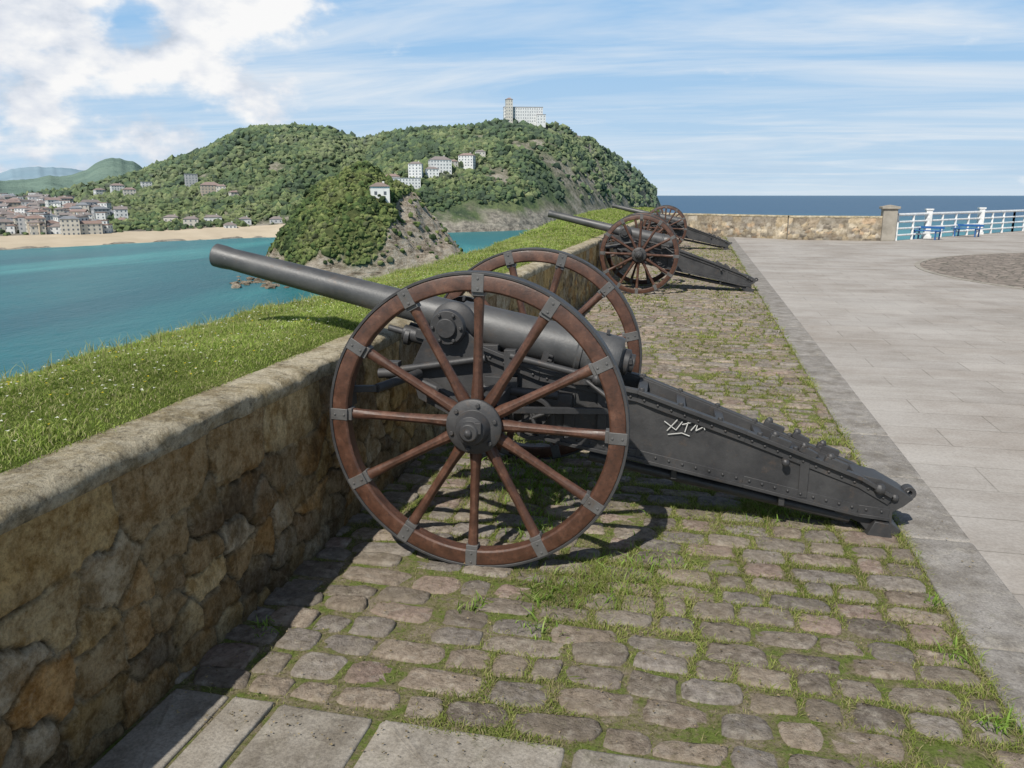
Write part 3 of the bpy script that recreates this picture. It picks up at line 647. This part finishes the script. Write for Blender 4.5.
for (ya,yb,n,hm,wm) in((.8,5,125000,.022,.0032),(5,9,70000,.028,.0048),(9,16,40000,.040,.009),(16,40,40000,.06,.02)):
    y=rng.uniform(ya,yb,n); u=rng.random(n)**.9; e=edge_x(y); x=XG+.03+(e-.25-XG)*u
    z=np.where(x<e,bank_z(e,y)-(e-x)*1.0,bank_z(x,y))-.004
    cl=.30+1.5*fbm(x*5,y*5,91)**1.4
    nearcap=np.clip((XG+.05-x)/.12,.3,1)
    h=hm*rng.uniform(.5,1.35,n)*cl*nearcap; edgeb=np.exp(-((x-e)/.15)**2); h*=1+.9*edgeb*rng.random(n)
    Ps.append(np.stack([x,y,z],1)); hs.append(h); wsz.append(np.full(n,wm)*rng.uniform(.7,1.3,n))
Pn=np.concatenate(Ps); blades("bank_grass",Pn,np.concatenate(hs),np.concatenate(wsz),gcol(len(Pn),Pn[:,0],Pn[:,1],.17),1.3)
n=3600; y=rng.uniform(1,14,n); e=edge_x(y); x=e+rng.normal(.02,.28,n); x=np.minimum(x,XG-.2); z=np.where(x<e,bank_z(e,y)-(e-x),bank_z(x,y))
blades("bank_weeds",np.stack([x,y,z],1),rng.uniform(.04,.11,n),np.full(n,.004),np.tile(np.array([(.38,.38,.17)]),(n,1))*rng.uniform(.7,1.3,(n,1)),.9)
n=1500; y=rng.uniform(1.2,16,n); e=edge_x(y); x=(XG-.1)+(e-(XG-.1))*rng.random(n); z=bank_z(x,y)+.030
t=rng.uniform(0,6.28,n); r=.006+.002*rng.random(n)
V=np.stack([np.stack([x+r*np.cos(t+k*math.pi/2),y+r*np.sin(t+k*math.pi/2),z+.003*(k%2)],1) for k in range(4)],1).reshape(-1,3)
fl=np.where((rng.random(n)<.7)[:,None],np.array([(.75,.75,.68)]),np.array([(.65,.5,.05)]))
np_mesh("bank_daisies",V,(np.arange(n)*4)[:,None]+np.array([[0,1,2,3]]),BLADE,np.repeat(fl,4,0))

# ---- grass in path joints
def dens(x,y):
    d=1.2*np.clip((fbm(x*1.7,y*1.7,101)-.44)*5,0,1)+.12
    d+=1.2*np.exp(-(((x+.35)/.34)**2+((y-3.3)/.28)**2)); d+=1.0*np.exp(-(((x-.5)/.3)**2+((y-4.35)/.22)**2))
    d+=.8*np.exp(-(((x+.9)/.5)**2+((y-4.2)/.7)**2)); d+=.7*np.exp(-((x-1.04)/.10)**2)+.45*np.exp(-((x-.6)/.5)**2)*np.clip((y-4)/6,0,1)
    return d
def on_stone(x,y):
    r=np.zeros(len(x),bool); order=np.argsort(cy); cys=cy[order]
    lo=np.searchsorted(cys,y-.12); hi=np.searchsorted(cys,y+.12)
    for i in range(len(x)):
        k=order[lo[i]:hi[i]]
        if ((np.abs(x[i]-cx[k])<w[k]*.46)&(np.abs(y[i]-cy[k])<d[k]*.45)).any(): r[i]=True
    return r
Ps=[];hs=[];wsz=[]
for ya,yb,n,hm,wm in((2.15,5,190000,.014,.0028),(5,10,90000,.018,.0055),(10,35,60000,.024,.013)):
    x=rng.uniform(XW,XP+.03,n); y=rng.uniform(ya,yb,n); k=dens(x,y); m=rng.random(n)<k*.9; x=x[m];y=y[m];k=k[m]
    s=on_stone(x,y); clump=np.exp(-(((x+.35)/.25)**2+((y-3.3)/.22)**2))+np.exp(-(((x-.5)/.22)**2+((y-4.35)/.16)**2))+.6*np.exp(-(((x+.9)/.4)**2+((y-4.2)/.5)**2))
    fz=np.clip((fbm(x*4,y*4,107)-.57)*6,0,1)
    keep=(~s)|(rng.random(len(x))<np.maximum(clump*.4,fz*.45)); x=x[keep];y=y[keep];k=k[keep];clump=clump[keep]
    Ps.append(np.stack([x,y,np.full(len(x),-.003)],1)); hs.append(hm*(.5+rng.random(len(x)))*(.7+.55*k)*(1+1.1*clump)); wsz.append(np.full(len(x),wm))
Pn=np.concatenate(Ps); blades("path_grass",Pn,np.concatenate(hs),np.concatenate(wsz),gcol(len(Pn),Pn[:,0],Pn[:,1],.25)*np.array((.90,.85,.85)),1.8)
ps=[];hh=[]
for (x0,y0,r0,n0) in((-.30,3.28,.24,260),(-.12,3.55,.12,90),(-.55,3.12,.12,80),(.50,4.35,.18,160),(-1.1,4.6,.3,400),(-.75,4.3,.3,300),(-.55,2.85,.07,40),(-.75,3.85,.15,160),(1.04,2.6,.05,50),(1.05,3.4,.04,30),(-.85,2.95,.05,30),(-1.6,2.6,.06,30),(-1.62,5.2,.1,80),(1.02,3.0,.05,30),(.1,5.2,.2,80)):
    ps.append(np.stack([rng.normal(x0,r0*.6,n0),rng.normal(y0,r0*.6,n0),np.zeros(n0)],1)); hh.append(rng.uniform(.015,.065,n0))
ps=np.concatenate(ps); blades("path_weeds",ps,np.concatenate(hh),rng.uniform(.004,.009,len(ps)),gcol(len(ps),ps[:,0],ps[:,1],.03)*np.array((.8,.95,.8)),1.6)
n=2600; x=rng.uniform(XW+.05,1.35,n); y=2.0+rng.random(n)**1.6*9; r=rng.uniform(.002,.006,n); t=rng.uniform(0,6.28,n)
V=np.stack([np.stack([x+r*np.cos(t+k*2.09)*(1+.6*(k==0)),y+r*np.sin(t+k*2.09),np.full(n,.018)+.003*(k==1)],1) for k in range(3)],1).reshape(-1,3)
np_mesh("path_debris",V,(np.arange(n)*3)[:,None]+np.array([[0,1,2]]),BLADE,np.repeat(np.array([(.30,.24,.15)])*rng.uniform(.4,1.4,(n,1)),3,0))

# ================================================================== SEA, HILLS
S_=60000
poly_obj("sea",[(-S_,-S_),(S_,-S_),(S_,S_),(-S_,S_)],SEA,SEAM)
TB=[(-420,200,6,600,690,1500,1.6),(-150,204,6,650,740,1500,1.7),(0,199,6,716,800,1500,1.6),(40,195,6,730,810,1500,1.6),(70,190,6,740,815,1500,1.6),(100,183,6,750,825,1500,1.5),(130,175,6,765,835,1500,1.4),(160,165,6,780,845,1500,1.3),
(190,155,7,795,850,1500,1.2),(215,145,8,808,860,1480,1.1),(235,134,8,815,865,1450,1.0),(255,129,8,820,870,1420,1.0),(280,127,10,828,870,1400,1.0),(310,127,12,835,865,1400,1.0),
(330,129,12,840,870,1400,1.0),(345,136,12,850,880,1420,.95),(365,140,14,860,890,1450,.95),(385,134,15,870,895,1380,.9),(410,129,16,880,905,1320,.85),(440,128,20,890,920,1300,.85),(470,126,24,905,935,1300,.85),
(500,121,28,925,960,1320,.85),(520,120,28,950,985,1350,.85),(545,122,28,1000,1040,1380,.85),(565,127,28,1060,1100,1420,.85),(585,137,27,1130,1170,1480,.85),(600,145,25,1200,1240,1540,.85),(620,160,20,1320,1350,1640,.85),(640,176,15,1500,1520,1760,.85),(655,190,8,1700,1720,1860,.85),(664,202,4,1880,1890,1950,.85),(672,209,-3,1960,1970,1990,1)]
ph=[];hr=[]
for r in TB:
    p,te=sight(r[0],r[1]); ph.append(p); hr.append(EYE+r[5]*te-3.0 if r[0]<660 else SEA+r[2])
ph=np.array(ph);hr=np.array(hr);TBA=np.array(TB)
def terr(phi,D,noise=True):
    I=lambda a:np.interp(phi,ph,a); hf=SEA+I(TBA[:,2]); Ds=I(TBA[:,3]);Df=I(TBA[:,4]);Dr=I(TBA[:,5]);ex=I(TBA[:,6]);H_=I(hr)
    t=np.clip((D-Df)/(Dr-Df),0,1); base=hf+(H_-hf)*t**ex
    X=D*np.sin(phi);Y=D*np.cos(phi)
    nz=36*(fbm(X/170,Y/170,111,3)-.5)*2+11*(fbm(X/45,Y/45,121,3)-.5)*2
    amp=np.clip((H_-hf)/120,0.1,1); base=base+nz*np.sin(np.pi*t)**.8*amp*.9
    z=np.where(D<Ds,SEA-(Ds-D)*.08,np.where(D<Df,SEA+(hf-SEA)*(np.clip((D-Ds)/(Df-Ds),0,1))**.7,base))
    return np.where(D>Dr,H_-(D-Dr)*.3+ (fbm(X/60,Y/60,5)-.5)*6,z)
pR0=sight(440,190)[0]; pR1=sight(600,190)[0]; pL=sight(300,200)[0]
def rocky(p,D,t):
    X=D*np.sin(p);Y=D*np.cos(p); g=np.clip((p-pR0)/(pR1-pR0),0,1)
    return np.clip((fbm(X/50,Y/50,211,5)-.64+.33*g-.14*np.clip(t-.5,0,1)+1.2*np.clip(.14-t,0,1)*(p>pL))*7,0,1)
pg=np.linspace(ph[0],ph[-1],430)
tt=np.concatenate([np.linspace(-.04,0,3)[:-1],np.linspace(0,.08,9)[:-1],np.linspace(.08,1,80)[:-1],np.linspace(1,1.7,10)])
PH,TT=np.meshgrid(pg,tt,indexing='ij'); Ds=np.interp(PH,ph,TBA[:,3]); Dr=np.interp(PH,ph,TBA[:,5]); DD=Ds+(Dr-Ds)*TT
Z=terr(PH,DD); V=np.stack([DD*np.sin(PH),DD*np.cos(PH),Z],2)
np_mesh("hills",V.reshape(-1,3),grid_faces(*PH.shape),TERR,None,True,{'Mask':rocky(PH,DD,TT).ravel()})
def ico(sub):
    import bmesh
    bm=bmesh.new(); bmesh.ops.create_icosphere(bm,subdivisions=sub,radius=1); v=np.array([x.co[:] for x in bm.verts]); f=np.array([[q.index for q in a.verts] for a in bm.faces]); bm.free(); return v,f
I1=ico(1); I2=ico(2)
def crowns(name,C,r,col,mat,flat=.8,I=I1,jit=.42):
    IV,IF=I; N=len(C); nv=len(IV)
    k=1+rng.uniform(-jit,jit,(N,nv,1)); a=rng.uniform(0,6.28,N); c_,s_=np.cos(a),np.sin(a)
    B=IV[None]*k; X=B[...,0]*c_[:,None]-B[...,1]*s_[:,None]; Y=B[...,0]*s_[:,None]+B[...,1]*c_[:,None]; Zz=B[...,2]*flat*rng.uniform(.7,1.5,(N,1))
    V=np.stack([X*r[:,None]+C[:,0:1],Y*r[:,None]+C[:,1:2],Zz*r[:,None]+C[:,2:3]],2)
    F=(IF[None]+(np.arange(N)*nv)[:,None,None]).reshape(-1,3)
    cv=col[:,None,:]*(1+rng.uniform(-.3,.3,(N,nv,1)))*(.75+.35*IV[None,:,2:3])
    return np_mesh(name,V.reshape(-1,3),F,mat,cv.reshape(-1,3))
fp=np.array([(.060,.085,.024),(.085,.125,.032),(.13,.165,.045),(.16,.19,.055),(.20,.22,.08),(.11,.12,.05)])
n=52000; p=rng.uniform(ph[1],ph[-3],n); t=rng.random(n)**.8*1.02; Df=np.interp(p,ph,TBA[:,4]);Dr=np.interp(p,ph,TBA[:,5]); D=Df+4+(Dr-Df)*t
X=D*np.sin(p);Y=D*np.cos(p); dn=fbm(X/80,Y/80,131,5)
left=p<sight(120,200)[0]; rk=rocky(p,D,t)
thr=np.where(left,.48,.44); m=((dn>thr)|(t>.985)|(rng.random(n)<.20))&(rng.random(n)>rk*.92); p,D,X,Y,t,dn=p[m],D[m],X[m],Y[m],t[m],dn[m]
r=(1.6+3.6*rng.random(len(p))**1.8)*np.clip(D/1000,.8,1.6); Z=terr(p,D)+r*.35
ci=np.clip((fbm(X/60,Y/60,141,5)*1.7-.35)*5+rng.normal(0,1.0,len(p)),0,5).astype(int)
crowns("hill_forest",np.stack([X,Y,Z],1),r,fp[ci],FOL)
def far_hills():
    t=NT("distant_hill_hazed_ground"); p=t.pos(); c=t.ramp(t.noise(p,.002,9,.75),[(.35,(.10,.155,.14)),(.6,(.17,.24,.20))]); M_=t.fin(c,1,t.bump(t.noise(p,.01,7,.7),.7,40),spec=0)  # ground green shifted bluish, so the air haze sits in the colour
    def ridge(name,S,D0,D1,A_,seed,mat):
        a=[sight(u,v) for u,v in S]; P0=np.array([q[0] for q in a]); E=np.array([q[1] for q in a]); pg=np.linspace(P0[0],P0[-1],260); tt=np.linspace(0,1.4,26)
        PH,T=np.meshgrid(pg,tt,indexing='ij'); D=D0+(D1-D0)*T; H_=EYE+D1*(np.interp(PH,P0,E)+.0035*(fbm(PH*60,PH*0,seed)-.5)*2); z=np.where(T<=1,SEA+(H_-SEA)*T**.9,H_-(T-1)*300)+ (fbm(D*np.sin(PH)/300,D*np.cos(PH)/300,seed,4)-.5)*A_*np.sin(np.pi*np.clip(T,0,1))
        V=np.stack([D*np.sin(PH),D*np.cos(PH),z],2); np_mesh(name,V.reshape(-1,3),grid_faces(*PH.shape),mat,None,True)
    ridge("distant_hills",[(-420,178),(-150,176),(-60,180),(0,181),(30,177),(60,177),(85,169),(98,161),(110,157),(120,156),(132,160),(145,167),(165,175),(200,184),(260,195)],2500,5200,60,151,M_)
    t=NT("hazy_mountain_ground"); c=t.ramp(t.noise(t.pos(),.001,6,.6),[(.35,(.19,.28,.34)),(.6,(.24,.33,.39))]); M2=t.fin(c,1,spec=0)  # pale blue base colour stands in for haze over the mountains
    ridge("hazy_mountains",[(-420,168),(-150,164),(-60,170),(-20,173),(15,170),(50,167),(80,169),(120,172),(160,178),(220,190)],8000,11000,90,157,M2)
far_hills()
pg=np.linspace(ph[0],sight(292,236)[0],160); tt=np.linspace(-.25,1.1,12); PH,T=np.meshgrid(pg,tt,indexing='ij'); Ds=np.interp(PH,ph,TBA[:,3]);Df=np.interp(PH,ph,TBA[:,4]); D=Ds+(Df-Ds)*T+ (fbm(PH*40,PH*0,7)-.5)*14
z=np.where(T<0,SEA+T*2,SEA+4.6*np.clip(T,0,1)**.7)+.05; z=np.maximum(z,np.where(T>0.05,terr(PH,D)+.3,z))
np_mesh("beach",np.stack([D*np.sin(PH),D*np.cos(PH),z],2).reshape(-1,3),grid_faces(*PH.shape),SAND,None,True)

# ---- island
ib,_=sight(374,250); ID=455; IC=np.array([ID*math.sin(ib),ID*math.cos(ib)]); ri=np.array([math.cos(ib),-math.sin(ib)]); fi=np.array([math.sin(ib),math.cos(ib)])
def isl_h(a,b):
    wob=.20*(fbm(a/22+5,b/22,161,4)-.5)*2; rr=np.sqrt((a/57)**2+(b/80)**2); rr=rr+wob*np.clip(rr,0,1)
    prof=np.where(rr<1,(1-rr**2.6),-(rr-1)*2.5)
    top=50-np.clip(a+2,0,60)*.40-np.clip(-a-12,0,60)*.06
    ridge=(1-np.abs(2*fbm(a/12,b/16,173,3)-1))*9*np.clip(1-rr,0,.5)*2
    return SEA+top*np.clip(prof,-.3,1)+ (fbm(a/8,b/8,171,4)-.5)*10*np.clip(1-rr,0,.5)*2+ridge-5*np.clip(1-rr,0,.5)*2
ga=np.linspace(-78,78,200); gb=np.linspace(-108,108,180); A_,B_=np.meshgrid(ga,gb,indexing='ij'); H_=isl_h(A_,B_)
def veg(a,b,h): return np.clip((h-SEA-9-46*np.clip((a-0)/26,0,1.2)+24*(fbm(a/13,b/13,181,5)-.5)+12*np.clip((a-2)/26,0,1.2)*np.clip((b+20)/30,0,1))/4,0,1)
V=np.stack([IC[0]+ri[0]*A_+fi[0]*B_,IC[1]+ri[1]*A_+fi[1]*B_,H_],2)
np_mesh("rocky_island",V.reshape(-1,3),grid_faces(200,180),ISL,None,True,{'Mask':veg(A_,B_,H_).ravel()})
n=22000; a=rng.uniform(-56,54,n); b=rng.uniform(-80,80,n); h=isl_h(a,b); mk=(veg(a,b,h)>.5)|((rng.random(n)<.05)&(h>SEA+8)); mk&=(fbm(a/9,b/9,187,4)>.30)
a,b,h=a[mk],b[mk],h[mk]; X=IC[0]+ri[0]*a+fi[0]*b; Y=IC[1]+ri[1]*a+fi[1]*b; r=.45+1.45*rng.random(len(a))**1.5
ci=np.clip((fbm(a/14,b/14,191,5)*1.8-.4)*5+rng.normal(0,1.0,len(a)),0,5).astype(int)
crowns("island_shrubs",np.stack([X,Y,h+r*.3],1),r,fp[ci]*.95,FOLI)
def rocks():
    n=60; a=-50+rng.normal(0,7,n); b=-62+rng.normal(0,14,n); X=IC[0]+ri[0]*a+fi[0]*b; Y=IC[1]+ri[1]*a+fi[1]*b; r=rng.uniform(.6,2.6,n)
    crowns("sea_rocks",np.stack([X,Y,np.full(n,SEA)],1),r,np.tile(np.array([(.12,.10,.08)]),(n,1)),ROCK,.5,I2,.3)
rocks()

# ---- buildings
def wallmat(name,c): 
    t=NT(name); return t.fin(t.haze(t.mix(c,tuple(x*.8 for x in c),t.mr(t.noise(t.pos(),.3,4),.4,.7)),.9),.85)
WM=[wallmat("render_white",(.74,.73,.70)),wallmat("render_cream",(.60,.55,.46)),wallmat("render_ochre",(.48,.39,.28)),wallmat("render_grey",(.44,.43,.42))]
RM=[wallmat("roof_tile",(.26,.155,.11)),wallmat("roof_brown",(.22,.165,.135)),wallmat("roof_slate",(.20,.20,.21))]
GL=wallmat("window_glass",(.10,.11,.125))
def house(p,D,w_,dp,h,wm,rm,yaw=0,roof='hip',z=None,name="house",fl=3.2):
    if z is None: z=float(terr(np.array([p]),np.array([D]))[0])-1.0
    mb=MB(); mb.box((0,0,h/2-3),(w_,dp,h+6),None,0)
    o=.6
    if roof=='flat': mb.box((0,0,h+.4),(w_+.6,dp+.6,.8),None,1); 
    else:
        rh=min(w_,dp)*.28; ix=max(0,w_/2-dp/2*.9) if roof=='hip' else w_/2+o
        vs=[(-w_/2-o,-dp/2-o,h+.01),(w_/2+o,-dp/2-o,h+.01),(w_/2+o,dp/2+o,h+.01),(-w_/2-o,dp/2+o,h+.01),(-ix,0,h+rh),(ix,0,h+rh)]
        mb.add(vs,[(0,1,5,4),(2,3,4,5),(1,2,5),(3,0,4),(3,2,1,0)],1)
        mb.box((w_*.22,dp*.1,h+rh*.8),(.9,.9,rh),None,0)
    nf=max(1,int(h/fl)); nw=max(2,int(w_/3.6))
    for i in range(nf):
        zz=h-(i+.5)*h/nf
        for j in range(nw):
            xx=-w_/2+(j+.5)*w_/nw
            for s in(-1,1): mb.box((xx,s*(dp/2+.04),zz),(1.3,.12,1.6),None,2)
        nd=max(1,int(dp/4))
        for j in range(nd):
            yy_=-dp/2+(j+.5)*dp/nd
            for s in(-1,1): mb.box((s*(w_/2+.04),yy_,zz),(.12,1.3,1.6),None,2)
    o_=mb.obj(name,[WM[wm],RM[rm],GL],None,0,(D*math.sin(p),D*math.cos(p),z)); o_.rotation_euler=(0,0,-p+yaw); return o_
def find(u,v):
    p,te=sight(u,v); Df=float(np.interp(p,ph,TBA[:,4]));Dr=float(np.interp(p,ph,TBA[:,5])); Dn=np.linspace(Df,Dr,300); z=terr(np.full(300,p),Dn)-(EYE+Dn*te); k=np.argmax(z>0) if (z>0).any() else 299; return p,float(Dn[k])
for (u,v,w_,h,wm,rm,yw,rf) in [(440,172,26,15,0,1,.2,'hip'),(467,166,20,14,0,0,-.3,'hip'),(432,178,16,11,0,1,.1,'hip'),(452,169,14,10,1,0,.3,'hip'),(404,188,36,11,0,2,.15,'flat'),(416,181,16,20,0,1,-.2,'hip'),(392,184,18,9,1,0,.1,'hip'),(480,158,14,9,1,1,.1,'hip'),
    (192,189,16,20,3,2,.1,'flat'),(147,191,14,13,0,2,.2,'flat'),(211,196,24,14,2,0,.1,'hip'),(222,195,12,12,1,0,-.2,'hip'),(118,194,18,13,0,0,.2,'hip'),(130,197,16,11,1,0,.1,'hip'),(100,197,14,11,0,0,.4,'hip'),(235,200,12,10,1,0,.4,'hip')]:
    p,D=find(u,v); house(p,D,w_,w_*.6,h,wm,rm,yw,rf)
random.seed(3)
for i in range(190):
    u=random.triangular(-60,128,8); v=random.uniform(201,235)
    if u>70 and v<212: v+=11
    p,D=find(u,v); w_=random.uniform(8,18); house(p,D,w_,random.uniform(8,12),random.uniform(7,16),random.choice([0,0,0,1,1,2,3]),random.choice([0,0,1,1,2]),random.uniform(-.6,.6),random.choice(['hip','hip','gable','flat']))
for i in range(7):
    u=random.uniform(110,280); p,D=find(u,random.uniform(222,231)); house(p,D,random.uniform(10,18),9,random.uniform(4,8),random.choice([0,1,3]),random.choice([0,1]),random.uniform(-.3,.3))
p,_t=sight(523,118); Dh=1340; zt=float(terr(np.array([p]),np.array([Dh]))[0])
house(p,Dh,62,16,23,0,1,.08,'flat',zt+3,"hilltop_hotel",4.2)
p2,_t=sight(509,118); house(p2,Dh-12,11,11,34,1,0,.08,'hip',zt+3,"hilltop_tower",4.5)
p3,_t=sight(541,120); house(p3,Dh-10,14,10,13,0,1,.08,'flat',zt+1,"house",4.2)
# lighthouse-keeper's house standing on the front shoulder of the island
pI,te_=sight(380,203); best=None
for DI in np.arange(375,455,1.0):
    q=np.array([DI*math.sin(pI)-IC[0],DI*math.cos(pI)-IC[1]]); hz=float(isl_h(np.array([np.dot(q,ri)]),np.array([np.dot(q,fi)]))[0])
    if hz>=EYE+DI*te_: best=(DI,hz); break
if best is None: best=(DI,hz)
house(pI,best[0]+4,9,7,6.2,0,1,.1,'hip',best[1]+.2,"white_house")

# ================================================================== WORLD
W=bpy.data.worlds.new("World"); SC.world=W; W.use_nodes=True; nt=W.node_tree
class WN(NT):
    def __init__(s): s.t=nt
wn=WN(); bg=nt.nodes['Background']; bg.inputs[1].default_value=.10
sky=nt.nodes.new('ShaderNodeTexSky'); sky.sky_type='NISHITA'; sky.sun_disc=False
sky.sun_elevation=math.asin(SUN.z); sky.sun_rotation=math.atan2(SUN.x,SUN.y); sky.air_density=1.0; sky.dust_density=.6; sky.ozone_density=1.5; sky.altitude=40
tc=nt.nodes.new('ShaderNodeTexCoord').outputs['Generated']; sp=nt.nodes.new('ShaderNodeSeparateXYZ'); nt.links.new(tc,sp.inputs[0])
Zs=sp.outputs['Z']
den=wn.math('ADD',wn.math('MAXIMUM',Zs,0.0),.06)
cmb=nt.nodes.new('ShaderNodeCombineXYZ'); nt.links.new(wn.math('DIVIDE',sp.outputs['X'],den),cmb.inputs[0]); nt.links.new(wn.math('DIVIDE',sp.outputs['Y'],den),cmb.inputs[1])
pl=cmb.outputs[0]
def dot(v):
    m=nt.nodes.new('ShaderNodeVectorMath'); m.operation='DOT_PRODUCT'; nm=nt.nodes.new('ShaderNodeVectorMath'); nm.operation='NORMALIZE'; nt.links.new(tc,nm.inputs[0]); nt.links.new(nm.outputs[0],m.inputs[0]); m.inputs[1].default_value=Vector(v).normalized(); return m.outputs['Value']
def dv(u,v): 
    a,e=sight(u,v); return (math.sin(a),math.cos(a),e)
lowsky=wn.mix((5.5,7.1,8.5),(2.9,5.3,8.3),wn.mr(Zs,.0,.20))
s0=wn.mix(lowsky,wn.mix(sky.outputs[0],(.85,.82,.78),1.0,'MULTIPLY'),wn.mr(Zs,.22,.45))
ci1=wn.mr(wn.noise(wn.mapping(pl,(.30,.85,1),rot=(0,0,.30)),.9,10,.62,.7),.44,.70,0,.85)
ci2=wn.mr(wn.noise(wn.mapping(pl,(.12,.5,1),rot=(0,0,-.1)),2.0,8,.6,.3),.48,.70,0,.45)
cirrus=wn.math('MULTIPLY',wn.math('MAXIMUM',ci1,ci2),wn.mr(Zs,.5,.25,.35,1))
s1=wn.mix(s0,(8.0,8.5,9.0),cirrus)
bank=wn.math('MULTIPLY',wn.mr(Zs,.075,.03),wn.mr(wn.noise(wn.mapping(tc,(1.5,1.5,9)),3.0,7,.6),.42,.60,0,.6))
s1=wn.mix(s1,(4.6,6.2,7.9),bank)
s1=wn.mix(s1,(6.8,7.7,8.5),wn.mr(Zs,.022,.0,0,.6))
msk=wn.math('MAXIMUM',wn.mr(dot(dv(95,40)),math.cos(math.radians(19)),math.cos(math.radians(2)),0,.30),wn.mr(dot(dv(245,85)),math.cos(math.radians(7)),1,0,.30))
lo=wn.mr(dot(dv(120,155)),math.cos(math.radians(13)),math.cos(math.radians(2)),0,.16)
msk=wn.math('MAXIMUM',msk,lo)
cn=wn.noise(wn.mapping(tc,(1,1,1.8),loc=(.31,.12,.05)),7.5,12,.54)
cv=wn.math('ADD',cn,msk)
cum=wn.mr(cv,.66,.80,0,1,True)
cn2=wn.noise(wn.mapping(tc,(1,1,1.8),loc=(.322,.12,.020)),7.5,12,.54)
relief=wn.math('SUBTRACT',cn,cn2)
ccol=wn.ramp(wn.mr(relief,-.12,.09),[(0,(.55,.61,.70)),(.45,(.74,.78,.85)),(1,(.95,.95,.95))])
ccol=wn.mix(ccol,(10.0,10.0,10.0),1.0,'MULTIPLY')
s2=wn.mix(s1,ccol,cum)
nt.links.new(s2,bg.inputs[0])
print("done",len(bpy.data.objects))
